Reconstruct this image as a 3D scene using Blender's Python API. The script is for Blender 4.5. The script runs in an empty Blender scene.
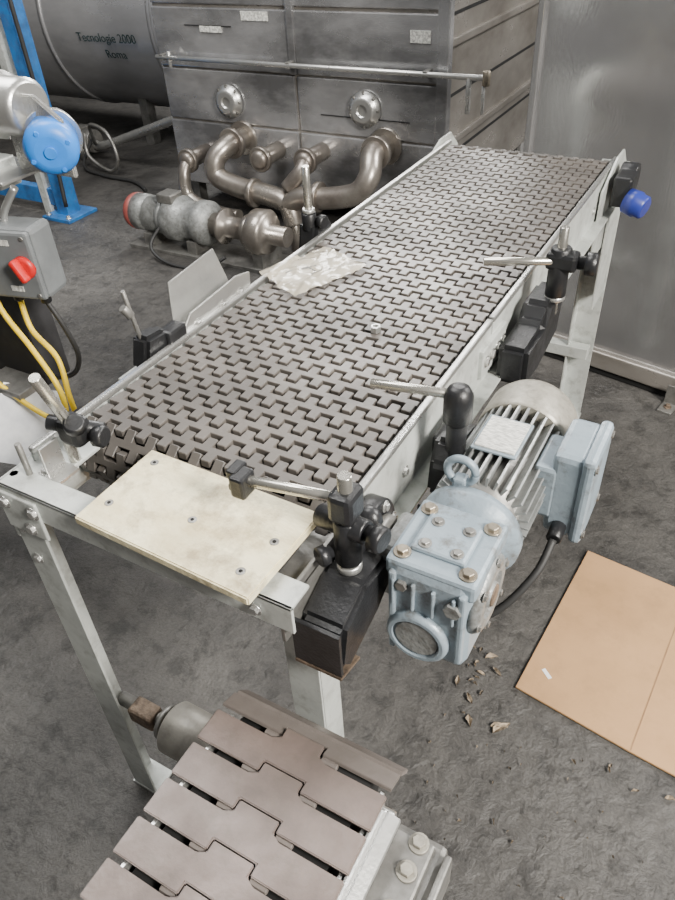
import bpy, bmesh, math, random
from mathutils import Vector, Matrix, Euler, noise
random.seed(7)
V=Vector
# ------------------------------------------------------------ materials
def mat(name, col, rough=.5, metal=0., var=.15, scale=8., bump=0., bscale=60., col2=None, stretch=None, rvar=.1, contrast=(.35,.65), trans=0, alpha=1, coat=0, grime=0, gcol=(.09,.078,.062), gr=(.50,.70)):
    m=bpy.data.materials.new(name); m.use_nodes=True
    nt=m.node_tree; n=nt.nodes; l=nt.links; b=n['Principled BSDF']
    b.inputs['Roughness'].default_value=rough; b.inputs['Metallic'].default_value=metal
    tc=n.new('ShaderNodeTexCoord'); mp=n.new('ShaderNodeMapping'); l.new(tc.outputs['Object'],mp.inputs['Vector'])
    if stretch: mp.inputs['Scale'].default_value=stretch
    nz=n.new('ShaderNodeTexNoise'); nz.inputs['Scale'].default_value=scale; nz.inputs['Detail'].default_value=6; nz.inputs['Roughness'].default_value=.6
    l.new(mp.outputs['Vector'],nz.inputs['Vector'])
    cr=n.new('ShaderNodeValToRGB'); l.new(nz.outputs['Fac'],cr.inputs['Fac'])
    c=V(col[:3]); c2=V(col2[:3]) if col2 else c*(1-var*2)
    c1=c if col2 else c*(1+var)
    cr.color_ramp.elements[0].position=contrast[0]; cr.color_ramp.elements[1].position=contrast[1]
    cr.color_ramp.elements[0].color=(*c2,1); cr.color_ramp.elements[1].color=(*[min(1,x) for x in c1],1)
    out=cr.outputs['Color']
    if grime>0:
        n3=n.new('ShaderNodeTexNoise'); n3.inputs['Scale'].default_value=scale*3.1; n3.inputs['Detail'].default_value=8; n3.inputs['Roughness'].default_value=.7
        l.new(tc.outputs['Object'],n3.inputs['Vector'])
        r3=n.new('ShaderNodeMapRange'); r3.inputs['From Min'].default_value=gr[0]; r3.inputs['From Max'].default_value=gr[1]; r3.inputs['To Max'].default_value=grime
        l.new(n3.outputs['Fac'],r3.inputs['Value'])
        mx=n.new('ShaderNodeMix'); mx.data_type='RGBA'; l.new(r3.outputs['Result'],mx.inputs[0]); l.new(out,mx.inputs[6]); mx.inputs[7].default_value=(*gcol,1)
        out=mx.outputs[2]
    l.new(out,b.inputs['Base Color'])
    mr=n.new('ShaderNodeMapRange'); l.new(nz.outputs['Fac'],mr.inputs['Value'])
    mr.inputs['From Min'].default_value=.3; mr.inputs['From Max'].default_value=.7
    mr.inputs['To Min'].default_value=min(1,rough+rvar); mr.inputs['To Max'].default_value=max(.03,rough-rvar)
    l.new(mr.outputs['Result'],b.inputs['Roughness'])
    if bump>0:
        n2=n.new('ShaderNodeTexNoise'); n2.inputs['Scale'].default_value=bscale; n2.inputs['Detail'].default_value=5
        l.new(mp.outputs['Vector'],n2.inputs['Vector'])
        bp=n.new('ShaderNodeBump'); bp.inputs['Strength'].default_value=bump; bp.inputs['Distance'].default_value=.01
        l.new(n2.outputs['Fac'],bp.inputs['Height']); l.new(bp.outputs['Normal'],b.inputs['Normal'])
    if trans: b.inputs['Transmission Weight'].default_value=trans
    if alpha<1: b.inputs['Alpha'].default_value=alpha
    if coat: b.inputs['Coat Weight'].default_value=coat
    return m
M={}
M['steel']=mat('brushed_steel',(.62,.62,.60),.30,.85,.12,6,.05,200)
M['frame']=mat('painted_frame',(.53,.555,.53),.42,.25,.10,9,.04,120,grime=.45)
M['rod']=mat('rod_steel',(.62,.60,.54),.24,.9,.08,30)
M['dsteel']=mat('dull_steel',(.27,.265,.25),.45,.7,.2,12,.1,80,grime=.3)
M['pipe']=mat('pipe_steel',(.40,.37,.33),.33,.8,.15,7,.05,60,col2=(.20,.175,.155))
M['black']=mat('black_plastic',(.013,.0135,.015),.38,0,.25,20,.1,200)
M['dark']=mat('dark_void',(.004,.004,.004),.9)
M['rubber']=mat('rubber',(.02,.02,.02),.6)
M['rust']=mat('rust_stained_steel',(.17,.125,.09),.6,.4,.3,40,.3,150)
M['paint']=mat('motor_paint',(.26,.32,.365),.40,.12,.1,9,.10,120,col2=(.19,.24,.28),contrast=(.30,.6),grime=.8,gr=(.53,.70))
M['paintd']=mat('motor_paint_worn',(.27,.28,.275),.45,.35,.2,25,.2,120,grime=.7)
M['fins']=mat('cast_aluminium',(.40,.415,.41),.42,.6,.12,20,.08,120,grime=.45)
M['blue']=mat('blue_plastic',(.02,.22,.75),.4,0,.1,10)
M['navy']=mat('navy_plastic',(.02,.035,.24),.35)
M['bluep']=mat('blue_paint',(.025,.15,.42),.5,0,.2,10,grime=.4)
M['red']=mat('red_plastic',(.6,.015,.015),.4)
M['redp']=mat('dull_red_paint',(.25,.06,.05),.5)
M['grey']=mat('grey_plastic',(.14,.15,.155),.5,0,.1,12)
M['yellow']=mat('yellow_cable',(.88,.62,.03),.45)
M['paper']=mat('white_paper',(.86,.88,.92),.7)
M['label']=mat('label',(.62,.62,.58),.5,0,.3,90,stretch=(1,6,1))
M['ink']=mat('ink',(.02,.045,.045),.6)
M['brass']=mat('brass_bolt',(.33,.29,.23),.4,.8,.2,40)
M['poly']=mat('cream_polyethylene',(.82,.75,.50),.42,0,.05,5,.18,70,col2=(.58,.49,.28),stretch=(1.6,3,1),contrast=(.34,.60),grime=.8,gcol=(.27,.21,.12),gr=(.48,.66))
M['slat']=mat('slat_plastic',(.165,.127,.112),.42,0,.08,14,.08,120,col2=(.115,.09,.08),grime=.4)
M['slat2']=mat('grey_slat',(.15,.13,.118),.45,0,.08,14,.08,120,grime=.4)
M['leaf']=mat('dry_leaf',(.30,.24,.17),.8,0,.35,60)
M['card']=mat('cardboard',(.50,.30,.145),.85,0,.07,3,.1,40,col2=(.40,.24,.115),grime=.3,gcol=(.20,.125,.065))
M['cardc']=mat('cardboard_crease',(.30,.18,.09),.9)
M['wall']=mat('wall_paint',(.12,.12,.12),.8,0,.2,2)
M['darkm']=mat('dark_machine',(.04,.04,.043),.6,.3,.3,5)
M['beige']=mat('beige_metal',(.36,.34,.29),.5,.4,.15,20,.1,60,grime=.5)
M['roller']=mat('roller_metal',(.38,.36,.32),.45,.3,.15,20,.1,60)
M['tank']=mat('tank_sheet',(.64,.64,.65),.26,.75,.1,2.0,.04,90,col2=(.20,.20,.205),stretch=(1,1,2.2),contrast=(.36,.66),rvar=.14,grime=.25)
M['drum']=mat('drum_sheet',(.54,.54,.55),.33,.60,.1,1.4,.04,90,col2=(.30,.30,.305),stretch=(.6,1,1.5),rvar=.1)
M['tankside']=mat('tank_side_sheet',(.38,.355,.325),.33,.6,.1,2,.03,90,col2=(.20,.182,.16),stretch=(1,1,2),rvar=.1)
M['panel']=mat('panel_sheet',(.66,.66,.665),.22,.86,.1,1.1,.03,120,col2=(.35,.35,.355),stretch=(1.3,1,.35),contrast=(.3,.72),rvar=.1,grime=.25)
def bagmat():
    m=bpy.data.materials.new('plastic_film'); m.use_nodes=True; b=m.node_tree.nodes['Principled BSDF']
    b.inputs['Roughness'].default_value=.22; b.inputs['Alpha'].default_value=.62
    b.inputs['Coat Weight'].default_value=.6; b.inputs['Base Color'].default_value=(.62,.56,.44,1)
    return m
M['bag']=bagmat()
def beltmat():
    m=mat('belt_plastic',(.125,.112,.100),.42,0,.1,5,.06,150,col2=(.078,.070,.063),grime=.3,gcol=(.045,.04,.034))
    nt=m.node_tree; b=nt.nodes['Principled BSDF']; src=b.inputs['Base Color'].links[0].from_socket
    g=nt.nodes.new('ShaderNodeNewGeometry'); mr=nt.nodes.new('ShaderNodeMapRange'); nt.links.new(g.outputs['Random Per Island'],mr.inputs['Value'])
    mr.inputs['To Min'].default_value=.8; mr.inputs['To Max'].default_value=1.15
    mx=nt.nodes.new('ShaderNodeVectorMath'); mx.operation='SCALE'; nt.links.new(src,mx.inputs[0]); nt.links.new(mr.outputs['Result'],mx.inputs['Scale'])
    nt.links.new(mx.outputs['Vector'],b.inputs['Base Color']); return m
M['belt']=beltmat()
def floormat():
    m=bpy.data.materials.new('concrete_floor'); m.use_nodes=True; nt=m.node_tree; n=nt.nodes; l=nt.links; b=n['Principled BSDF']
    tc=n.new('ShaderNodeTexCoord')
    def nz(s,d,r=.6,dist=0):
        a=n.new('ShaderNodeTexNoise'); a.inputs['Scale'].default_value=s; a.inputs['Detail'].default_value=d; a.inputs['Roughness'].default_value=r; a.inputs['Distortion'].default_value=dist
        l.new(tc.outputs['Object'],a.inputs['Vector']); return a
    def ramp(src,p0,c0,p1,c1):
        r=n.new('ShaderNodeValToRGB'); r.color_ramp.elements[0].position=p0; r.color_ramp.elements[1].position=p1
        r.color_ramp.elements[0].color=(*c0,1); r.color_ramp.elements[1].color=(*c1,1); l.new(src.outputs['Fac'],r.inputs['Fac']); return r
    def mul(a,c):
        mx=n.new('ShaderNodeMix'); mx.data_type='RGBA'; mx.blend_type='MULTIPLY'; mx.inputs[0].default_value=1
        l.new(a,mx.inputs[6]); l.new(c,mx.inputs[7]); return mx.outputs[2]
    r=ramp(nz(1.5,10,.72,.6),.36,(.034,.0325,.031),.66,(.100,.095,.088))
    r2=ramp(nz(160,3),.3,(.75,.75,.75),.75,(1.25,1.25,1.25))
    r3=ramp(nz(13,9,.8),.40,(.50,.50,.50),.50,(1.0,1.0,1.0))
    r4=ramp(nz(34,5,.7),.27,(.25,.24,.22),.36,(1.0,1.0,1.0))
    r5=ramp(nz(27,6,.75),.64,(1,1,1),.74,(2.1,2.0,1.8))
    o=mul(mul(mul(mul(r.outputs['Color'],r2.outputs['Color']),r3.outputs['Color']),r4.outputs['Color']),r5.outputs['Color'])
    l.new(o,b.inputs['Base Color'])
    rr=n.new('ShaderNodeMapRange'); l.new(nz(3,5).outputs['Fac'],rr.inputs['Value']); rr.inputs['From Min'].default_value=.35; rr.inputs['From Max'].default_value=.65
    rr.inputs['To Min'].default_value=.40; rr.inputs['To Max'].default_value=.62; l.new(rr.outputs['Result'],b.inputs['Roughness'])
    bp=n.new('ShaderNodeBump'); bp.inputs['Strength'].default_value=.6; bp.inputs['Distance'].default_value=.02
    l.new(nz(24,9,.64,.3).outputs['Fac'],bp.inputs['Height']); l.new(bp.outputs['Normal'],b.inputs['Normal'])
    return m
M['floor']=floormat()

# ------------------------------------------------------------ builder
class B:
    def __init__(s,name,parent=None):
        s.name=name; s.v=[]; s.f=[]; s.m=[]; s.sm=[]; s.mats=[]; s.parent=parent
    def mi(s,k):
        if k not in s.mats: s.mats.append(k)
        return s.mats.index(k)
    def addbm(s,bm,k,xf=None):
        if xf is not None: bmesh.ops.transform(bm,matrix=xf,verts=bm.verts)
        o=len(s.v); i=s.mi(k); bm.verts.index_update()
        s.v+=[tuple(v.co) for v in bm.verts]
        for f in bm.faces:
            s.f.append([o+v.index for v in f.verts]); s.m.append(i); s.sm.append(f.smooth)
        bm.free(); return s
    def box(s,c,size,k,bev=.002,rot=None):
        bm=bmesh.new(); bmesh.ops.create_cube(bm,size=1)
        bmesh.ops.scale(bm,vec=size,verts=bm.verts)
        bv=min(bev,min(size)*.45)
        if bv>0: bmesh.ops.bevel(bm,geom=bm.edges[:],offset=bv,segments=2,affect='EDGES',profile=.5)
        R=Euler([math.radians(a) for a in rot]).to_matrix().to_4x4() if rot else Matrix()
        return s.addbm(bm,k,Matrix.Translation(V(c))@R)
    def bb(s,x0,x1,y0,y1,z0,z1,k,bev=.002):
        return s.box(((x0+x1)/2,(y0+y1)/2,(z0+z1)/2),(abs(x1-x0),abs(y1-y0),abs(z1-z0)),k,bev)
    def lathe(s,p,d,prof,k,seg=32):
        d=V(d).normalized(); q=d.to_track_quat('Z','Y').to_matrix().to_4x4()
        bm=bmesh.new(); rings=[]
        for t,r in prof:
            if r<=1e-6: rings.append([bm.verts.new((0,0,t))])
            else: rings.append([bm.verts.new((r*math.cos(2*math.pi*i/seg),r*math.sin(2*math.pi*i/seg),t)) for i in range(seg)])
        for j in range(len(rings)-1):
            a,b=rings[j],rings[j+1]
            steep=abs(prof[j+1][0]-prof[j][0])>1e-6 and seg>8
            for i in range(seg):
                i2=(i+1)%seg
                if len(a)==1 and len(b)==1: continue
                if len(a)==1: f=bm.faces.new((a[0],b[i2],b[i]))
                elif len(b)==1: f=bm.faces.new((a[i],a[i2],b[0]))
                else: f=bm.faces.new((a[i],a[i2],b[i2],b[i]))
                f.smooth=steep
        if len(rings[0])>1: bm.faces.new(rings[0][::-1])
        if len(rings[-1])>1: bm.faces.new(rings[-1])
        bmesh.ops.recalc_face_normals(bm,faces=bm.faces)
        return s.addbm(bm,k,Matrix.Translation(V(p))@q)
    def cyl(s,p1,p2,r,k,seg=24,r2=None,ch=None):
        p1=V(p1);p2=V(p2);L=(p2-p1).length; r2=r if r2 is None else r2
        ch=min(r*.12,.003,L*.2) if ch is None else ch
        return s.lathe(p1,p2-p1,[(0,r-ch),(ch,r),(L-ch,r2),(L,r2-ch)],k,seg)
    def bolt(s,p,d,r=.008,h=.006,k='steel',washer=True):
        p=V(p); d=V(d).normalized()
        if washer: s.cyl(p,p+d*h*.3,r*1.5,k,16)
        return s.cyl(p,p+d*h,r,k,6,ch=r*.1)
    def tube(s,pts,r,k,seg=10,sub=6,smooth=True):
        pts=[V(p) for p in pts]
        if smooth and len(pts)>2:
            out=[]
            for i in range(len(pts)-1):
                p0=pts[max(i-1,0)];p1=pts[i];p2=pts[i+1];p3=pts[min(i+2,len(pts)-1)]
                for j in range(sub):
                    t=j/sub
                    out.append(.5*((2*p1)+(-p0+p2)*t+(2*p0-5*p1+4*p2-p3)*t*t+(-p0+3*p1-3*p2+p3)*t**3))
            out.append(pts[-1]); pts=out
        bm=bmesh.new(); rings=[]; up=V((0,0,1)); prev=None
        for i,p in enumerate(pts):
            d=(pts[min(i+1,len(pts)-1)]-pts[max(i-1,0)]).normalized()
            if prev is None:
                a=d.cross(up); 
                if a.length<.1: a=d.cross(V((1,0,0)))
            else: a=prev-d*prev.dot(d)
            a.normalize(); prev=a; b=d.cross(a)
            rings.append([bm.verts.new(p+r*(a*math.cos(2*math.pi*j/seg)+b*math.sin(2*math.pi*j/seg))) for j in range(seg)])
        for i in range(len(rings)-1):
            for j in range(seg):
                f=bm.faces.new((rings[i][j],rings[i][(j+1)%seg],rings[i+1][(j+1)%seg],rings[i+1][j])); f.smooth=True
        bm.faces.new(rings[0][::-1]); bm.faces.new(rings[-1])
        bmesh.ops.recalc_face_normals(bm,faces=bm.faces)
        return s.addbm(bm,k)
    def prism(s,pts,o,u,w,th,k,bev=.0015):
        o=V(o);u=V(u).normalized();w=V(w).normalized();nn=u.cross(w).normalized()
        bm=bmesh.new()
        a=[bm.verts.new(o+u*x+w*y-nn*th/2) for x,y in pts]; b=[bm.verts.new(o+u*x+w*y+nn*th/2) for x,y in pts]
        bm.faces.new(a[::-1]); bm.faces.new(b)
        for i in range(len(a)):
            j=(i+1)%len(a); bm.faces.new((a[i],a[j],b[j],b[i]))
        bmesh.ops.recalc_face_normals(bm,faces=bm.faces)
        if bev>0: bmesh.ops.bevel(bm,geom=bm.edges[:],offset=bev,segments=2,affect='EDGES')
        return s.addbm(bm,k)
    def sphere(s,c,sc,k,rot=None):
        bm=bmesh.new(); bmesh.ops.create_uvsphere(bm,u_segments=24,v_segments=14,radius=1)
        for f in bm.faces: f.smooth=True
        R=Euler([math.radians(a) for a in rot]).to_matrix().to_4x4() if rot else Matrix()
        return s.addbm(bm,k,Matrix.Translation(V(c))@R@Matrix.Diagonal((*sc,1)))
    def done(s):
        me=bpy.data.meshes.new(s.name); me.from_pydata(s.v,[],s.f)
        for k in s.mats: me.materials.append(M[k])
        me.polygons.foreach_set('material_index',s.m); me.polygons.foreach_set('use_smooth',s.sm); me.update()
        ob=bpy.data.objects.new(s.name,me); bpy.context.collection.objects.link(ob)
        if s.parent: ob.parent=s.parent
        return ob
def empty(n,loc=(0,0,0)):
    e=bpy.data.objects.new(n,None); bpy.context.collection.objects.link(e); e.empty_display_size=.1; return e

# ------------------------------------------------------------ room
b=B('floor'); b.bb(-9,4,-2.5,8,-.1,0,'floor',0); b.done()
b=B('wall_back'); b.bb(-9,4,8,8.15,0,4,'wall',0); b.done()
b=B('wall_left'); b.bb(-9.15,-9,-2.5,8.15,0,4,'wall',0); b.done()

# ------------------------------------------------------------ belt conveyor
XL,XR=-.845,-.375; ZB=.93
conv=empty('belt_conveyor')
b=B('modular_belt',conv)
pitch=.040; W=XR-XL; nt_=11; t=W/nt_; th=.012
HB,HF=.16,.60
def outline():
    g=.06
    top=[(0,HB)]
    for k in range(nt_):
        a,c=k+g,k+.5-g*.55
        top+=[(a,HB),(a,HF),(a+.04,HF+.04),(c-.04,HF+.04),(c,HF),(c,HB)]
    top+=[(nt_,HB)]
    bot=[(nt_,-HB)]
    for k in reversed(range(nt_)):
        a,c=k+.5+g*.55,k+1-g
        bot+=[(c,-HB),(c,-HF),(c-.04,-HF-.04),(a+.04,-HF-.04),(a,-HF),(a,-HB)]
    bot+=[(0,-HB)]
    return [(x*t,y*pitch) for x,y in top+bot]
ol=outline(); RS=.062; yc0,yc1=.625,2.13
zc=ZB-RS
L1=yc1-yc0; arc=math.pi*RS; total=2*L1+2*arc; nrow=int(round(total/pitch)); P=total/nrow
def path(sv):
    sv%=total
    if sv<L1: return V((0,yc0+sv,ZB)),0
    sv-=L1
    if sv<arc: a=sv/RS; return V((0,yc1+RS*math.sin(a),zc+RS*math.cos(a))),-a
    sv-=arc
    if sv<L1: return V((0,yc1-sv,zc-RS)),-math.pi
    sv-=L1; a=math.pi+sv/RS; return V((0,yc0+RS*math.sin(a),zc+RS*math.cos(a))),-a
bi=b.mi('belt'); b.mi('dark')
for r in range(nrow):
    p,a=path(r*P); R=Matrix.Rotation(a,3,'X')
    dz=random.uniform(-.0005,.0005); tilt=random.uniform(-.014,.014)
    R=R@Matrix.Rotation(tilt,3,'X')
    o=len(b.v); n=len(ol)
    ci=.0011
    top=[]
    for i in range(n):
        x0,y0=ol[i-1];x1,y1=ol[i];x2,y2=ol[(i+1)%n]
        e1=V((x1-x0,y1-y0)).normalized(); e2=V((x2-x1,y2-y1)).normalized()
        n1=V((e1.y,-e1.x)); n2=V((e2.y,-e2.x)); nn=(n1+n2)
        if nn.length<.1: nn=n1
        nn.normalize(); top.append((x1+nn.x*ci,y1+nn.y*ci))
    for ring,z in ((top,dz),(ol,dz-.0014),(ol,-th)):
        for (x,y) in ring:
            q=R@V((0,y,z)); b.v.append((XL+x,p.y+q.y,p.z+q.z))
    b.f.append([o+i for i in range(n)][::-1]); b.m.append(bi); b.sm.append(False)
    b.f.append([o+2*n+i for i in range(n)]); b.m.append(bi); b.sm.append(False)
    for s_ in (0,1):
        for i in range(n):
            j=(i+1)%n; b.f.append([o+s_*n+i,o+s_*n+j,o+(s_+1)*n+j,o+(s_+1)*n+i]); b.m.append(bi); b.sm.append(False)
    q=R@V((0,P*.5,-.007))
    b.cyl((XL,p.y+q.y,p.z+q.z),(XR,p.y+q.y,p.z+q.z),.0022,'dark',6)
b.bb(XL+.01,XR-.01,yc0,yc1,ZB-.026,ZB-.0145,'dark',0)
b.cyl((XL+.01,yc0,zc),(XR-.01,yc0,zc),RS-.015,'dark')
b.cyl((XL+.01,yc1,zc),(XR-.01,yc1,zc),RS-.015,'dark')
b.done()
b=B('side_frames',conv)
for sx,x in ((1,XR+.012),(-1,XL-.012)):
    y0=.60 if sx>0 else .50
    segs=[(y0,1.16),(1.168,2.17)]
    for a,c in segs:
        b.bb(x-.002*sx,x+.004*sx,a,c,.815,.925,'frame',.001)
        b.bb(x-.002*sx,x+.034*sx,a,c,.815,.820,'frame',.001)
        b.bb(x-.006*sx,x+.006*sx,a,c,.925,.937,'steel',.003)
    b.bb(x,x+.012*sx,1.10,1.23,.84,.90,'frame',.002)
    for yy in (1.12,1.15,1.18,1.21): b.bolt((x+.012*sx,yy,.87),(sx,0,0))
    for yy in (.78,1.0,1.45,1.7,1.95): b.bolt((x+.004*sx,yy,.86),(sx,0,0),.007)
    b.prism([(1.98,.70),(2.20,.70),(2.26,.80),(2.26,.90),(2.20,.95),(2.12,.95),(1.98,.90)],(x+.012*sx,0,0),(0,1,0),(0,0,1),.006,'frame')
for yy in (.9,1.3,1.7,2.0): b.cyl((XL-.01,yy,.83),(XR+.01,yy,.83),.012,'dsteel')
b.done()
b=B('front_crossmember',conv)
b.bb(-.862,-.345,.432,.437,.870,.918,'frame',.001)
b.bb(-.862,-.345,.432,.475,.913,.918,'frame',.001)
b.bb(-.872,-.79,.435,.60,.905,.912,'frame',.002)
b.bb(-.874,-.868,.435,.60,.80,.912,'frame',.001)
b.bb(-.368,-.362,.435,.62,.84,.912,'dsteel',.001)
b.bb(-.40,-.362,.475,.62,.895,.902,'dsteel',.002)
b.box((-.825,.4305,.87),(.085,.006,.075),'frame',.003)
for p in ((-.85,.427,.89),(-.81,.427,.85),(-.79,.427,.89)): b.bolt(p,(0,-1,0),.008)
for p in ((-.855,.46,.912),(-.82,.49,.912),(-.83,.55,.912)): b.bolt(p,(0,0,1),.008)
b.bolt((-.40,.431,.89),(0,-1,0),.007)
b.done()
def leg(b,x,y,sx,sy,top,w=.062):
    b.bb(x,x+w*sx,y-.002,y+.003,0.004,top,'frame',.001)
    b.bb(x,x+.005*sx,y,y+.05*sy,0.004,top,'frame',.001)
    b.bb(x-.004*sx,x+(w+.004)*sx,y-.004*sy,y+.055*sy,0,.006,'frame',.001)
b=B('legs',conv)
leg(b,-.868,.438,1,1,.91)
leg(b,-.352,.485,-1,1,.84,.055)
leg(b,-.415,2.255,1,-1,.90,.078)
leg(b,-.868,2.255,1,-1,.85)
b.bb(-.345,-.339,2.10,2.255,.50,.90,'frame',.001)
for z in (.83,.76): b.bolt((-.845,.436,z),(0,-1,0),.007)
b.bb(-.862,-.345,2.20,2.24,.26,.30,'frame')
b.done()
b=B('transfer_plate',conv)
b.prism([(-.68,.418),(-.388,.408),(-.383,.572),(-.68,.578)],(0,0,.933),(1,0,0),(0,1,0),.014,'poly',.002)
for p in ((-.655,.46),(-.53,.485),(-.41,.50),(-.655,.555),(-.42,.44)):
    b.cyl((p[0],p[1],.939),(p[0],p[1],.9408),.0065,'dsteel',16); b.cyl((p[0],p[1],.9395),(p[0],p[1],.9412),.003,'dark',6)
b.bb(-.66,-.40,.44,.56,.918,.926,'dsteel')
b.done()
b=B('drive_shaft',conv)
b.cyl((-.90,yc0,zc),(-.295,yc0,zc),.016,'steel')
b.cyl((-.358,yc0,zc),(-.328,yc0,zc),.058,'black',32); b.cyl((-.328,yc0,zc),(-.313,yc0,zc),.038,'dsteel',32)
for a in range(6):
    aa=a*math.pi/3; b.bolt((-.328,yc0+.048*math.cos(aa),zc+.048*math.sin(aa)),(1,0,0),.006)
b.cyl((-.895,yc0,zc),(-.865,yc0,zc),.05,'black',32)
b.done()

# ---------------- guide brackets
def rodded(b,p1,p2,r=.0075): 
    b.cyl(p1,p2,r,'rod',24)
def knob(b,p,d,r=.016,h=.022):
    b.lathe(p,d,[(0,r*.6),(h*.35,r*.6),(h*.4,r),(h*.9,r),(h,r*.8)],'black',12)
b=B('guide_bracket_front',conv)
b.prism([(.455,.80),(.475,.775),(.56,.80),(.62,.835),(.62,.875),(.53,.885),(.47,.86)],(-.328,0,0),(0,1,0),(0,0,1),.066,'black',.007)
b.prism([(.450,.79),(.456,.79),(.456,.87),(.450,.87)],(-.328,0,0),(0,1,0),(0,0,1),.07,'black',.0005)
b.prism([(.449,.783),(.50,.768),(.50,.773),(.449,.789)],(-.328,0,0),(0,1,0),(0,0,1),.07,'rust',.0005)
b.cyl((-.33,.548,.845),(-.33,.548,1.045),.0095,'rod')
b.cyl((-.33,.548,.884),(-.33,.548,.896),.017,'steel')
b.cyl((-.33,.548,.90),(-.33,.548,.975),.018,'black')
b.box((-.33,.548,1.0),(.034,.042,.045),'black',.008)
b.cyl((-.375,.556,.955),(-.30,.545,.965),.016,'black')
knob(b,(-.30,.545,.965),(1,-.2,0),.018,.026)
knob(b,(-.33,.58,.93),(.2,1,0),.018,.03)
knob(b,(-.345,.53,.925),(-.5,-1,0),.014,.02)
rodded(b,(-.46,.525,1.005),(-.335,.548,1.005))
b.box((-.466,.523,1.0),(.022,.030,.034),'black',.004); b.box((-.478,.530,1.012),(.016,.028,.014),'black',.003); b.box((-.478,.530,.99),(.016,.028,.012),'black',.003)
b.done()
b=B('guide_bracket_middle',conv)
rodded(b,(-.425,.80,.995),(-.30,.825,.995),.0075)
b.cyl((-.295,.826,.87),(-.295,.826,.965),.016,'black')
b.lathe((-.295,.826,.945),(0,0,1),[(0,.016),(.006,.022),(.05,.022),(.062,.016),(.066,.008)],'black',20)
b.prism([(-.05,-.06),(.10,-.05),(.10,-.01),(.04,.0),(.02,.03),(-.02,.035),(-.04,.0)],(-.31,.84,.875),(0,1,0),(0,0,1),.036,'black',.008)
b.box((-.335,.90,.86),(.02,.10,.05),'black',.006)
b.done()
b=B('guide_bracket_rear',conv)
rodded(b,(-.42,1.265,.995),(-.285,1.325,.995),.008)
b.cyl((-.29,1.33,.88),(-.29,1.33,1.06),.009,'rod')
b.cyl((-.29,1.33,.92),(-.29,1.33,1.02),.02,'black'); b.box((-.285,1.33,.995),(.06,.04,.035),'black',.008)
knob(b,(-.255,1.33,.995),(1,.1,0),.022,.035); knob(b,(-.29,1.35,.97),(0,1,0),.016,.03)
b.prism([(-.17,-.06),(-.08,-.075),(.05,-.05),(.07,.05),(-.03,.05),(-.06,.02),(-.17,.02)],(-.312,1.32,.87),(0,1,0),(0,0,1),.058,'black',.01)
b.cyl((-.29,1.33,.912),(-.29,1.33,.922),.02,'steel')
b.done()
b=B('guide_bracket_corner',conv)
b.bb(-.808,-.803,.480,.515,.905,.965,'steel',.001); b.bb(-.808,-.775,.475,.515,.912,.918,'steel',.001)
b.cyl((-.80,.53,.912),(-.80,.53,.97),.009,'rod'); b.cyl((-.832,.470,.90),(-.832,.470,.975),.005,'dsteel')
b.box((-.785,.535,.972),(.045,.036,.045),'black',.01); knob(b,(-.765,.525,.985),(.4,-.3,.9),.016,.024); knob(b,(-.765,.545,.962),(1,.2,0),.017,.026)
b.cyl((-.78,.53,.98),(-.762,.488,1.098),.0085,'rod')
b.cyl((-.82,.52,.985),(-.75,.56,.965),.012,'black')
b.done()
b=B('guide_bracket_plate',conv)
b.prism([(-.05,-.03),(.03,-.05),(.07,-.03),(.05,.0),(.02,.025),(-.03,.03)],(-.885,.82,.94),(0,1,0),(0,0,1),.04,'black',.008)
b.cyl((-.89,.80,.95),(-.89,.785,1.06),.004,'dsteel'); b.cyl((-.89,.79,1.01),(-.895,.78,1.03),.008,'dsteel')
b.box((-.87,.86,.945),(.03,.05,.03),'black',.006)
b.box((-.885,.985,.925),(.05,.20,.004),'steel',.001)
b.prism([(-.10,0),(.11,0),(.115,.06),(.07,.07),(-.08,.06),(-.10,.04)],(-.862,.985,.905),(0,1,0),(0,0,1),.004,'steel',.001)
b.prism([(-.09,0),(.10,.0),(.085,.095),(-.06,.085)],(-.900,.985,.925),(0,1,0),(-.25,0,1),.004,'steel',.001)
for yy in (.92,1.0,1.06): b.bolt((-.860,yy,.935),(1,0,0),.008)
b.bb(-.91,-.86,.74,.86,.86,.905,'frame',.003)
b.done()
b=B('guide_bracket_tall',conv)
b.prism([(-.05,-.05),(.04,-.05),(.06,.0),(.03,.03),(-.03,.035)],(-.885,1.40,.93),(0,1,0),(0,0,1),.05,'black',.01)
b.cyl((-.885,1.38,.95),(-.885,1.38,1.09),.009,'rod'); b.cyl((-.885,1.38,.945),(-.885,1.38,.985),.017,'black'); b.cyl((-.885,1.38,.985),(-.885,1.38,.995),.015,'steel')
knob(b,(-.87,1.39,.965),(1,-.2,0),.016,.025)
b.done()
b=B('tail_motor',conv)
b.box((-.31,2.06,.89),(.05,.08,.08),'black',.008); b.cyl((-.335,2.12,.90),(-.29,2.12,.90),.04,'black')
b.lathe((-.29,2.02,.875),(1,-.3,-.2),[(0,.032),(.03,.034),(.035,.030),(.050,.030),(.055,.024)],'navy')
b.done()

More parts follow.
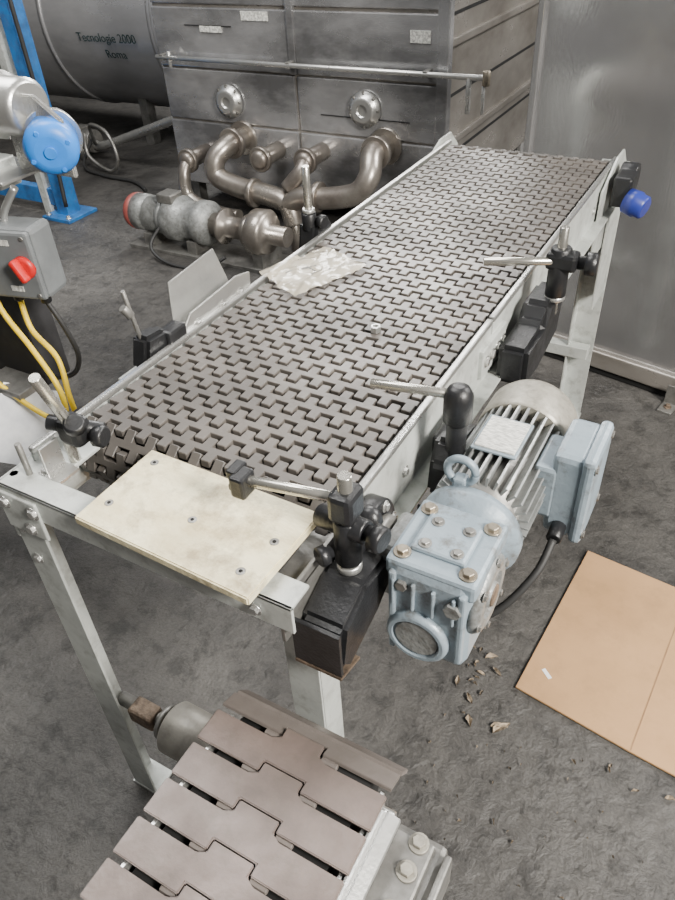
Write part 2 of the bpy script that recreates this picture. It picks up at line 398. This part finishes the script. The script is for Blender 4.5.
# ------------------------------------------------------------ gear motor
g=empty('gear_motor')
b=B('gearbox',g)
gx0,gx1,gy0,gy1,gz0,gz1=-.282,-.168,.56,.69,.742,.906
b.bb(gx0,gx1,gy0,gy1,gz0,gz1,'paint',.014)
b.bb(gx0-.005,gx1+.005,gy0+.004,gy1,gz1-.026,gz1+.004,'paint',.006)
b.bb(gx0+.018,gx1-.02,gy0+.03,gy1-.03,gz1+.002,gz1+.012,'paint',.005)
for x in (gx0+.012,gx1-.012):
    for y in (gy0+.022,gy1-.02):
        b.bolt((x,y,gz1+.004),(0,0,1),.008,.008,'brass')
for x in (gx0+.035,gx1-.035):
    for y in (gy0+.042,gy1-.045): b.bolt((x,y,gz1+.012),(0,0,1),.006,.005,'dsteel')
b.lathe((-.235,gy0+.004,.785),(0,-1,0),[(0,.047),(.012,.044),(.015,.040),(.015,.035),(.010,.034),(.010,0)],'paint',40)
b.lathe((-.235,gy0-.006,.785),(0,-1,0),[(0,.033),(.003,.030),(.003,0)],'paintd',32)
b.cyl((-.188,gy0+.002,.865),(-.188,gy0-.008,.865),.013,'paintd',6)
b.cyl((-.26,gy0+.002,.875),(-.26,gy0-.006,.875),.009,'dsteel',6)
for i in range(4): b.bb(gx0+.008+i*.028,gx0+.013+i*.028,gy0-.006,gy0+.004,.835,.885,'paint',.002)
b.bb(gx0+.004,gx0+.014,gy0-.005,gy0+.01,.74,.895,'paint',.003)
b.bb(gx1-.014,gx1-.004,gy0-.005,gy0+.01,.76,.895,'paint',.003)
b.lathe((gx1-.002,yc0,.84),(1,0,0),[(0,.060),(.010,.054),(.013,.048),(.013,.034),(.008,.033),(.008,.018),(.014,.018),(.014,0)],'paintd',40)
b.lathe((gx1+.011,yc0,.84),(1,0,0),[(0,.017),(.003,.015),(.003,0)],'rust',32)
for a in range(6):
    aa=a*math.pi/3+.3; b.bolt((gx1+.009,yc0+.050*math.cos(aa),.84+.050*math.sin(aa)),(1,0,0),.005,.005,'dsteel')
b.bb(gx0+.01,gx1-.01,gy0+.02,gy1-.02,.730,.75,'paint',.006)
b.bb(gx0-.028,gx0+.01,gy0+.03,gy1-.02,.80,.895,'paintd',.008)
b.done()
mx,mz=-.228,.840
b=B('motor_body',g)
b.lathe((mx,gy1-.005,mz),(0,1,0),[(0,.055),(.02,.064),(.03,.077),(.045,.077),(.05,.060)],'paint',40)
b.lathe((mx,gy1+.04,mz),(0,1,0),[(0,.058),(.23,.058)],'dsteel',40)
for i in range(30):
    a=2*math.pi*i/30
    d=V((math.cos(a),0,math.sin(a))); c=V((mx,.865,mz))+d*.064
    bm=bmesh.new(); bmesh.ops.create_cube(bm,size=1); bmesh.ops.scale(bm,vec=(.022,.21,.0034),verts=bm.verts)
    b.addbm(bm,'fins',Matrix.Translation(c)@Matrix.Rotation(-a,4,'Y'))
b.lathe((mx,.950,mz),(0,1,0),[(0,.076),(.012,.079),(.07,.079),(.085,.073),(.092,.058),(.092,0)],'beige',40)
for r in (.02,.035,.05): b.lathe((mx,1.042,mz),(0,1,0),[(0,r),(.001,r),(.0012,r-.006)],'dark',32)
b.tube([(mx-.025+.021*math.cos(a),.74,mz+.092+.021*math.sin(a)) for a in [i*math.pi/8 for i in range(17)]],.006,'paint',8,2)
b.box((mx-.025,.74,mz+.072),(.02,.02,.02),'paint',.004)
b.box((mx-.005,.86,mz+.0785),(.062,.080,.003),'label',.001); b.box((mx-.005,.86,mz+.0755),(.070,.09,.004),'paint',.001)
b.done()
b=B('terminal_box',g)
b.box((-.127,.90,.842),(.05,.108,.155),'paint',.01); b.box((-.099,.90,.842),(.020,.118,.165),'paint',.008)
b.box((-.157,.89,.842),(.04,.09,.10),'paint',.008)
for z in (.777,.907):
    for y in (.853,.947): b.bolt((-.090,y,z),(1,0,0),.006,.004,'dsteel')
b.cyl((-.125,.848,.785),(-.125,.818,.78),.012,'black',12)
b.tube([(-.125,.818,.78),(-.135,.77,.74),(-.18,.72,.68),(-.25,.71,.65),(-.32,.75,.67),(-.35,.83,.75)],.0065,'rubber')
b.cyl((-.125,.95,.82),(-.125,.985,.82),.012,'black',12)
b.done()

# ------------------------------------------------------------ items on the belt
b=B('plastic_bag')
cs=[V((-.866,1.14,0)),V((-.745,1.09,0)),V((-.675,1.27,0)),V((-.815,1.325,0))]
n=40; idx={}
bm=bmesh.new()
for i in range(n+1):
    for j in range(n+1):
        u=i/n;v=j/n
        p=cs[0].lerp(cs[1],u).lerp(cs[3].lerp(cs[2],u),v)
        e=min(u,1-u,v,1-v)
        h=.006+.007*min(1,e*5)*(.35+.65*abs(noise.noise(V((p.x*14,p.y*14,1)))))+.008*abs(noise.noise(V((p.x*38,p.y*24,3))))+.003*abs(noise.noise(V((p.x*110,p.y*70,8))))
        p+=V((.008*noise.noise(V((u*4,v*4,5))),.008*noise.noise(V((u*4,v*4,9))),0))
        if p.x<-.835: h+=.008
        idx[i,j]=bm.verts.new((p.x,p.y,ZB+h))
for i in range(n):
    for j in range(n):
        f=bm.faces.new((idx[i,j],idx[i+1,j],idx[i+1,j+1],idx[i,j+1])); f.smooth=True
b.addbm(bm,'bag')
b.box((-.765,1.22,ZB+.0035),(.10,.13,.003),'label',0,rot=(0,0,-20))
b.box((-.805,1.17,ZB+.0040),(.06,.05,.003),'paper',0,rot=(0,0,15))
for k in range(6): b.cyl((-.82+.012*k,1.17+.013*(k%4),ZB+.007),(-.80+.012*k,1.2+.012*(k%3),ZB+.008),.004,'dsteel',8)
b.done()
b=B('hex_nut'); b.lathe((-.54,1.04,ZB+.001),(0,0,1),[(0,.009),(.001,.0105),(.011,.0105),(.012,.009),(.012,.006),(.004,.006),(.004,0)],'steel',6); b.done()

# ------------------------------------------------------------ small slat conveyor
sc=empty('slat_chain_conveyor')
sx0,sx1,sy1,sz=-.466,-.198,.395,.68
b=B('slat_chain',sc)
sp=.056; g_=.008; wS=sx1-sx0; c=wS/2; tw=.030
def slat_poly():
    h=sp-g_
    return [(0,0),(c-tw-.0022,0),(c-tw-.0022,.015),(c+tw+.0022,.015),(c+tw+.0022,0),(wS,0),(wS,h),(c+tw+.012,h),(c+tw,h+.006),(c+tw,h+.021),(c-tw,h+.021),(c-tw,h+.006),(c-tw-.012,h),(0,h)]
y=sy1-sp
while y>-.45:
    b.prism(slat_poly(),(sx0,y,sz-.003),(1,0,0),(0,1,0),.006,'slat',.0014)
    for xx in (c-.045,c+.045): b.cyl((sx0+xx-.012,y+sp*.98,sz-.010),(sx0+xx+.012,y+sp*.98,sz-.010),.005,'slat2',8)
    y-=sp
a=math.radians(-22)
b.prism([(0,0),(c-tw-.002,0),(c-tw-.002,.014),(c+tw+.002,.014),(c+tw+.002,0),(wS,0),(wS,.030),(0,.030)],(sx0,sy1+.003,sz-.006),(1,0,0),(0,math.cos(a),math.sin(a)),.006,'slat2',.0008)
a=math.radians(-52)
b.prism([(0,0),(wS,0),(wS,.030),(0,.030)],(sx0,sy1+.036,sz-.021),(1,0,0),(0,math.cos(a),math.sin(a)),.006,'slat2',.0008)
b.bb(sx0+.03,sx1-.03,-.45,sy1-.01,sz-.05,sz-.02,'dark',0)
b.done()
b=B('conveyor_body',sc)
for x in (sx0+.018,sx1-.010):
    b.bb(x-.003,x+.003,-.45,sy1-.0,sz-.13,sz-.012,'steel',.001)
b.bb(sx0+.02,sx1-.02,-.45,sy1-.02,sz-.13,sz-.12,'dsteel',.001)
b.cyl((sx0-.01,sy1-.01,sz-.055),(sx1+.01,sy1-.01,sz-.055),.012,'steel'); b.cyl((sx0+.03,sy1-.01,sz-.055),(sx1-.03,sy1-.01,sz-.055),.04,'dark')
b.bb(sx1-.004,sx1+.008,.12,.375,sz-.10,sz-.004,'steel',.004)
b.box((sx1+.016,.27,sz-.012),(.022,.21,.008),'steel',.003,rot=(0,25,0))
b.box((sx1+.050,.325,sz-.085),(.075,.13,.060),'dsteel',.008)
b.box((sx1+.045,.325,sz-.052),(.055,.11,.010),'dsteel',.004)
b.box((sx1+.050,.245,sz-.075),(.060,.05,.05),'dsteel',.006)
b.box((sx1+.092,.325,sz-.075),(.010,.10,.07),'dsteel',.003)
for yy in (.285,.335,.372): b.bolt((sx1+.052,yy,sz-.047),(0,0,1),.009,.010,'beige')
for yy in (.20,.30,.36): b.bolt((sx1+.008,yy,sz-.03),(1,0,0),.009,.012,'steel')
for x in (sx0+.05,sx1-.03):
    for yy in (.25,-.4): 
        b.bb(x-.018,x+.018,yy-.018,yy+.018,.008,sz-.12,'dsteel'); b.bb(x-.035,x+.035,yy-.035,yy+.035,0,.01,'dsteel')
b.done()
b=B('drive_roller',sc)
b.cyl((-.715,.475,.30),(-.60,.475,.30),.052,'roller',36,ch=.006); b.cyl((-.85,.475,.30),(-.44,.475,.30),.014,'dsteel')
b.box((-.78,.47,.30),(.06,.04,.04),'rust',.006); b.cyl((-.725,.475,.30),(-.735,.475,.30),.035,'dsteel')
b.bb(-.46,-.42,.23,.50,.285,.315,'dsteel')
b.done()

# ------------------------------------------------------------ cardboard, litter
b=B('cardboard_sheet')
b.prism([(-.182,1.06),(.098,1.018),(.46,.975),(.50,1.515),(.138,1.555),(-.14,1.59)],(0,0,.006),(1,0,0),(0,1,0),.006,'card',.001)
b.prism([(.098,1.021),(.101,1.021),(.141,1.553),(.138,1.553)],(0,0,.0092),(1,0,0),(0,1,0),.0008,'cardc',0)
b.box((-.125,1.13,.0095),(.010,.03,.001),'paper',0,rot=(0,0,50))
b.done()
b=B('dry_leaf_litter')
def leaf(x,y,s,a):
    bm=bmesh.new(); prof=[(0,0),(.2,.16),(.45,.26*random.uniform(.5,1.2)),(.7,.15),(1,0)]
    L=[];R_=[];Cn=[]; cur=random.uniform(-.3,.3)
    for u,w in prof:
        z=.003+.010*u*(1-u)*random.uniform(.5,1.8); yo=cur*s*u*u
        Cn.append(bm.verts.new((u*s,yo,z*.5))); L.append(bm.verts.new((u*s,yo+w*s,z+random.uniform(0,.006)))); R_.append(bm.verts.new((u*s,yo-w*s,z+random.uniform(0,.006))))
    for i in range(4):
        bm.faces.new((Cn[i],Cn[i+1],L[i+1],L[i])); bm.faces.new((R_[i],R_[i+1],Cn[i+1],Cn[i]))
    bmesh.ops.remove_doubles(bm,verts=bm.verts,dist=1e-5)
    b.addbm(bm,'leaf',Matrix.Translation((x,y,.001))@Matrix.Rotation(a,4,'Z'))
for i in range(17): leaf(-.29+random.gauss(0,.030),1.06+random.gauss(0,.045),random.uniform(.010,.036),random.uniform(0,6.3))
leaf(-.19,.92,.05,1.2); leaf(-.20,.935,.04,.5); leaf(-.26,.97,.03,2.5)
for i in range(5): leaf(random.uniform(-.02,.2),.965-random.uniform(.0,.03),random.uniform(.01,.025),random.uniform(0,6.3))
for i in range(40): leaf(random.uniform(-.33,.18),random.uniform(.55,.96),random.uniform(.003,.008),random.uniform(0,6))
b.done()

# ------------------------------------------------------------ steel partition right
pr=empty('stainless_steel_partition')
b=B('partition_sheet',pr)
pa=V((-.76,2.66,0)); pbv=V((.75,2.34,0)); ang=math.degrees(math.atan2(pbv.y-pa.y,pbv.x-pa.x)); Lp=(pbv-pa).length; cen=(pa+pbv)/2
nrm=V((math.sin(math.radians(ang)),-math.cos(math.radians(ang)),0)); dr=(pbv-pa).normalized()
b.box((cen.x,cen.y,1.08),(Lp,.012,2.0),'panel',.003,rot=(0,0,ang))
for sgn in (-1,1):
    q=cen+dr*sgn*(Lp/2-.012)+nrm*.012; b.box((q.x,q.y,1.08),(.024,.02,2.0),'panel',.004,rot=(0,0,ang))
q=cen+nrm*.02; b.box((q.x,q.y,.065),(Lp,.03,.07),'tankside',.006,rot=(0,0,ang))
b.box((cen.x,cen.y,.02),(Lp,.05,.035),'dark',.002,rot=(0,0,ang))
q=pa+dr*.73+nrm*.09; b.box((q.x,q.y,.004),(.05,.07,.008),'dsteel',.001,rot=(0,0,ang)); b.bolt((q.x,q.y,.008),(0,0,1),.009,.012,'rust')
q2=pa+dr*.73+nrm*.06; b.box((q2.x,q2.y,.04),(.05,.006,.08),'dsteel',.001,rot=(0,0,ang))
for d in (.03,Lp-.03):
    q=pa+dr*d-nrm*.15; b.box((q.x,q.y,.95),(.05,.28,1.9),'darkm',.004,rot=(0,0,ang))
b.done()

# ------------------------------------------------------------ stainless tank
tk=empty('stainless_steel_tank')
tx0,tx1,ty0,ty1,tz0,tz1=-3.07,-1.39,3.4,4.85,.16,1.75
b=B('tank_shell',tk)
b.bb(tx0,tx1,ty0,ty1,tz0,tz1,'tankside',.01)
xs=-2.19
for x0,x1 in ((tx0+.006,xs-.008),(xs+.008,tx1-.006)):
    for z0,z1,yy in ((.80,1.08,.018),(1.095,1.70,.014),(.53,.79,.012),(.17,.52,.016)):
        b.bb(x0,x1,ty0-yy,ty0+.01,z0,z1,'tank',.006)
b.bb(xs-.02,xs+.02,ty0-.03,ty0,.8,1.74,'tank',.004)
b.box((-2.68,ty0-.022,.985),(.14,.004,.028),'label',0); b.box((-2.40,ty0-.020,1.05),(.16,.004,.04),'label',0); b.box((-1.5,ty0-.020,.99),(.10,.004,.05),'label',0)
b.box((-2.70,ty0-.020,1.0),(.30,.004,.004),'dark',0); b.box((-1.8,ty0-.014,.62),(.5,.004,.004),'dark',0)
for z in (.50,.94,1.4): b.bb(tx1-.005,tx1+.022,ty0,ty1,z,z+.035,'tankside',.006)
for z in (.44,.72,1.06): b.bb(tx1-.002,tx1+.003,ty0+.05,ty1-.05,z,z+.014,'dark',0)
b.bb(tx1-.03,tx1+.03,ty0-.02,ty0+.03,tz0,tz1,'tank',.006)
for x in (tx0+.06,xs,tx1-.06):
    for yy in (ty0+.06,ty1-.06): b.bb(x-.035,x+.035,yy-.035,yy+.035,0,tz0+.01,'dsteel')
b.done()
b=B('tank_piping',tk)
b.cyl((-3.04,3.33,.85),(-1.15,3.33,.85),.012,'steel')
for x in (-3.0,-2.19,-1.45): b.bb(x-.012,x+.012,3.32,3.40,.835,.865,'dsteel')
b.cyl((-1.16,3.33,.82),(-1.16,3.33,.88),.018,'brass'); b.cyl((-1.24,3.33,.70),(-1.24,3.33,.85),.012,'steel'); b.cyl((-1.17,3.33,.70),(-1.17,3.33,.82),.008,'steel')
b.cyl((-2.95,3.33,.80),(-2.95,3.33,.88),.01,'steel')
for x,z in ((-2.62,.645),(-1.79,.665)):
    b.lathe((x,3.385,z),(0,-1,0),[(0,.085),(.02,.085),(.025,.07),(.04,.065),(.045,.05),(.045,.03),(.03,.028),(.03,0)],'steel',32)
    for a in range(8): aa=a*math.pi/4; b.bolt((x+.075*math.cos(aa),3.365,z+.075*math.sin(aa)),(0,-1,0),.007,.006,'dsteel')
for x,z in ((-2.83,.36),(-2.33,.42),(-2.05,.44)):
    b.cyl((x,3.4,z),(x,3.20,z),.045,'pipe'); b.cyl((x,3.22,z),(x,3.19,z),.065,'pipe'); b.sphere((x,3.19,z),(.05,.03,.05),'pipe')
b.tube([(-2.56,3.4,.46),(-2.56,3.24,.46),(-2.60,3.16,.40),(-2.58,3.14,.32),(-2.42,3.13,.28),(-2.25,3.12,.27),(-2.12,3.11,.24),(-2.08,3.10,.14)],.055,'pipe',18,6)
b.tube([(-1.68,3.4,.50),(-1.68,3.24,.50),(-1.66,3.16,.42),(-1.72,3.13,.34),(-1.88,3.12,.30),(-2.02,3.11,.29),(-2.12,3.11,.24)],.055,'pipe',18,6)
for x,z in ((-2.56,.46),(-1.68,.50)): b.cyl((x,3.29,z),(x,3.26,z),.08,'pipe'); b.cyl((x,3.37,z),(x,3.40,z),.09,'pipe')
b.cyl((-2.35,3.12,.27),(-2.32,3.12,.27),.075,'pipe'); b.cyl((-1.92,3.12,.30),(-1.95,3.12,.30),.075,'pipe')
b.tube([(-2.83,3.2,.36),(-2.83,3.15,.30),(-2.80,3.13,.18),(-2.6,3.12,.13),(-2.45,3.11,.13)],.035,'pipe',14)
b.tube([(-2.05,3.2,.44),(-2.05,3.15,.40),(-2.12,3.12,.32)],.04,'pipe',14)
b.cyl((-2.08,3.10,0),(-2.08,3.10,.15),.03,'pipe')
b.done()
pu=empty('centrifugal_pump')
b=B('pump_motor',pu)
pz=.17; py=2.88
b.lathe((-3.0,py,pz),(1,0,0),[(0,.06),(.0,.09),(.01,.095),(.04,.10),(.05,.085)],'redp',32)
b.lathe((-2.96,py,pz),(1,0,0),[(0,.098),(.07,.098),(.08,.085),(.19,.085),(.19,.10),(.22,.10)],'paintd',32)
b.lathe((-2.74,py,pz),(1,0,0),[(0,.10),(.02,.12),(.10,.12),(.12,.10),(.20,.10),(.22,.115),(.27,.115),(.30,.07)],'paintd',32)
for i in range(14): 
    x=-2.87+.0085*i; b.cyl((x,py,pz),(x+.003,py,pz),.097,'paintd',24)
b.box((-2.70,py-.02,pz+.12),(.10,.10,.05),'dsteel',.008)
b.lathe((-2.44,py,pz),(1,0,0),[(0,.06),(.05,.06),(.06,.09),(.08,.09),(.09,.055),(.20,.055),(.21,.08),(.24,.08),(.25,.06)],'pipe',28)
b.lathe((-2.20,py,pz),(1,0,0),[(0,.09),(.02,.115),(.09,.12),(.11,.10),(.12,.05),(.22,.05)],'pipe',36)
for x in (-2.85,-2.55,-2.12): b.bb(x-.03,x+.03,py-.09,py+.09,0,.09,'dsteel')
b.bb(-2.98,-2.0,py-.11,py+.11,0,.02,'dsteel')
b.tube([(-2.7,py-.05,.2),(-2.75,py-.18,.08),(-2.62,py-.22,.015),(-2.4,py-.2,.012),(-2.3,py-.12,.06)],.009,'rubber')
b.done()

# ------------------------------------------------------------ horizontal tank
ht=empty('horizontal_storage_tank')
b=B('tank_drum',ht)
hy,hz,hr=4.75,.86,.66
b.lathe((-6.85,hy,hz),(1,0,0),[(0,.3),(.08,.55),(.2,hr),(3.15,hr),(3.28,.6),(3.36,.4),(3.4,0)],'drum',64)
for x in (-6.2,-4.75,-3.75): b.lathe((x,hy,hz),(1,0,0),[(0,hr),(.001,hr+.012),(.03,hr+.012),(.031,hr)],'drum',64)
for x in (-6.3,-4.2):
    for yy in (hy-.35,hy+.35): b.bb(x-.04,x+.04,yy-.04,yy+.04,0,.5,'dsteel')
b.tube([(-4.35,3.95,.10),(-4.2,3.92,.12),(-3.3,3.85,.42)],.03,'steel',12)
b.cyl((-4.45,3.95,.12),(-4.35,3.95,.12),.08,'dsteel'); b.box((-4.5,3.97,.13),(.10,.12,.16),'dsteel',.01); b.cyl((-4.45,3.9,0),(-4.45,3.9,.12),.03,'dsteel')
b.tube([(-4.3,3.9,.12),(-4.15,3.75,.30),(-3.95,3.7,.28),(-3.88,3.68,.12),(-4.0,3.7,.02),(-4.2,3.72,.10),(-4.22,3.75,.24)],.012,'dsteel',8)
b.tube([(-4.35,3.92,.14),(-4.25,3.7,.03),(-4.0,3.62,.015),(-3.7,3.6,.015),(-3.5,3.5,.015)],.012,'rubber',8)
b.done()
for txt,z,s,x in (('Tecnologie 2000',.75,.080,-4.42),('Roma',.65,.080,-4.20)):
    cu=bpy.data.curves.new('lettering','FONT'); cu.body=txt; cu.size=s; cu.extrude=.001; cu.materials.append(M['ink'])
    o=bpy.data.objects.new('lettering',cu); bpy.context.collection.objects.link(o); o.parent=ht
    a=math.asin((z-hz)/hr); o.location=(x,hy-(hr+.014)*math.cos(a),z); o.rotation_euler=(math.pi/2-a,0,0)

b=B('blue_steel_column')
b.bb(-3.73,-3.64,2.95,3.05,0,2.4,'bluep',.004); b.bb(-3.80,-3.57,2.88,3.12,0,.02,'bluep',.002)
b.bb(-5.2,-3.7,2.97,3.03,.06,.16,'bluep',.004); b.bb(-3.86,-3.80,2.96,3.04,0,2.4,'frame',.004)
for p in ((-3.77,2.91),(-3.60,2.91)): b.bolt((p[0],p[1],.02),(0,0,1),.012,.02)
b.tube([(-3.62,2.95,2.0),(-3.60,2.94,1.2),(-3.60,2.94,.5),(-3.58,2.9,.1)],.012,'rubber')
b.done()

# ------------------------------------------------------------ left machine
lm=empty('packaging_machine')
b=B('machine_arm',lm)
b.bb(-2.06,-1.98,.86,.94,0,1.25,'frame',.004); b.bb(-2.12,-1.92,.80,1.0,0,.015,'frame')
b.bb(-2.02,-1.40,.98,1.04,1.10,1.16,'frame',.004)
b.bb(-2.02,-1.42,.94,1.02,.62,.92,'darkm',.006)
b.bb(-1.55,-1.32,.93,1.07,1.135,1.143,'steel',.002)
b.prism([(-.06,-.06),(.10,-.06),(.10,.05),(.04,.09),(-.06,.09)],(-1.30,1.02,1.20),(1,0,0),(0,0,1),.012,'steel',.003)
b.lathe((-1.72,1.03,1.262),(1,0,.0),[(0,.05),(.01,.06),(.30,.06),(.31,.064),(.35,.064),(.36,.055),(.42,.055),(.43,.045)],'steel',40)
for i in range(3): b.cyl((-1.50+.05*i,1.03,1.262),(-1.495+.05*i,1.03,1.262),.062,'dsteel',40)
d=V((.62,-.75,-.15)).normalized(); p=V((-1.255,1.035,1.21))
b.lathe(p,d,[(0,.048),(.035,.048),(.036,.052),(.056,.052),(.068,.044),(.072,.03),(.072,.0)],'blue',40)
b.cyl(p+d*.072,p+d*.076,.012,'blue'); b.lathe(p-d*.04,d,[(0,.042),(.04,.056),(.045,.056)],'steel',32)
for k in range(4): 
    a=k*math.pi/2+.4; b.bolt(p+d*.056+Matrix.Rotation(a,3,d)@(d.cross(V((0,0,1))).normalized()*.040),d,.005,.016,'blue',False)
b.tube([(-1.31,.95,1.13),(-1.35,.93,1.07),(-1.34,.93,1.02)],.008,'steel')
b.done()
b=B('switch_box',lm)
bx=V((-1.34,.93,.985)); rz=14
b.box(bx,(.15,.075,.155),'grey',.012,rot=(0,0,rz)); R=Matrix.Rotation(math.radians(rz),3,'Z')
def at(x,y,z): return bx+R@V((x,y,z))
b.box(at(0,-.042,0),(.145,.015,.150),'grey',.010,rot=(0,0,rz))
b.lathe(at(.045,-.047,.0),R@V((0,-1,0)),[(0,.026),(.008,.024),(.012,.019),(.012,0)],'red',32)
b.box(at(.045,-.067,.0),(.014,.022,.050),'red',.005,rot=(0,-25,rz))
b.box(at(.01,-.050,.052),(.03,.002,.012),'label',0,rot=(0,0,rz)); b.box(at(.01,-.050,-.05),(.03,.002,.012),'label',0,rot=(0,0,rz))
for x,z in ((-.06,.063),(.06,.063),(-.06,-.063),(.06,-.063)): b.bolt(at(x,-.049,z),R@V((0,-1,0)),.005,.003,'dsteel',False)
for x in (-.04,.03): b.cyl(at(x,0,-.078),at(x,0,-.105),.012,'black',12)
b.box(at(-.1,.03,0),(.2,.02,.05),'frame',.002,rot=(0,0,rz))
b.tube([at(.03,0,-.105),at(.055,.0,-.17),at(.05,.02,-.26),at(-.02,.05,-.34),at(-.15,.05,-.36)],.006,'rubber')
b.tube([at(-.04,0,-.105),at(-.02,-.02,-.17),(-1.29,.90,.76),(-1.265,.88,.68),(-1.27,.88,.60),(-1.35,.89,.535),(-1.5,.9,.52),(-1.7,.9,.55)],.0065,'yellow')
b.tube([at(-.07,-.05,.03),at(-.05,-.055,-.10),(-1.31,.86,.80),(-1.25,.85,.72),(-1.26,.85,.64),(-1.34,.86,.60),(-1.5,.87,.64),(-1.7,.9,.7)],.0065,'yellow')
b.done()
b=B('paper_tag',lm)
b.box((-1.42,.84,.565),(.15,.20,.003),'paper',0,rot=(38,14,28)); b.box((-1.50,.92,.63),(.14,.12,.02),'dsteel',.002)
b.done()

b=B('storage_rack')
for x in (-1.2,.2,1.6):
    for yy in (6.2,6.9): b.bb(x-.04,x+.04,yy-.04,yy+.04,0,2.6,'darkm')
for z in (.3,1.1,1.9): b.bb(-1.24,1.64,6.16,6.94,z,z+.08,'darkm')
for i in range(6): b.bb(-1.1+i*.42,-.78+i*.42,6.3,6.8,.38,.38+random.uniform(.2,.5),random.choice(['darkm','dsteel']))
b.done()

# ------------------------------------------------------------ camera & light
cam=bpy.data.cameras.new('camera'); co=bpy.data.objects.new('camera',cam); bpy.context.collection.objects.link(co)
cam.lens=28.8; cam.sensor_width=36; cam.clip_start=.02
co.matrix_world=Matrix(((.8715,-.273,.4076,0),(.4879,.568,-.6628,0),(-.0506,.7765,.6282,1.6),(0,0,0,1)))
bpy.context.scene.camera=co
def area(n,loc,tgt,sx,sy,e,col):
    l=bpy.data.lights.new(n,'AREA'); l.shape='RECTANGLE'; l.size=sx; l.size_y=sy; l.energy=e; l.color=col
    o=bpy.data.objects.new(n,l); bpy.context.collection.objects.link(o); o.location=loc
    o.rotation_euler=(V(tgt)-V(loc)).to_track_quat('-Z','Y').to_euler(); return o
area('window_light',(1.8,4.6,3.6),(-.6,1.2,.6),1.8,1.4,380,(1,.975,.94))
area('bay_door_light',(2.8,-.1,3.2),(-.5,1.1,.6),1.0,1.0,560,(1,.95,.875))
area('skylight',(-2.5,1.6,4.6),(-2.3,3.2,0),2.4,2.0,240,(1,.985,.96))
area('high_window_light',(-2.9,7.6,4.2),(-.8,1.6,.8),4,1.6,560,(1,.985,.95))
w=bpy.data.worlds.new('world'); bpy.context.scene.world=w; w.use_nodes=True
nt=w.node_tree; bg=nt.nodes['Background']; tc=nt.nodes.new('ShaderNodeTexCoord'); sp_=nt.nodes.new('ShaderNodeSeparateXYZ'); cr=nt.nodes.new('ShaderNodeValToRGB')
nt.links.new(tc.outputs['Generated'],sp_.inputs[0]); nt.links.new(sp_.outputs['Z'],cr.inputs['Fac']); nt.links.new(cr.outputs['Color'],bg.inputs['Color'])
cr.color_ramp.elements[0].color=(.30,.293,.28,1); cr.color_ramp.elements[1].color=(.85,.84,.82,1); cr.color_ramp.elements[1].position=.7
bg.inputs['Strength'].default_value=.36
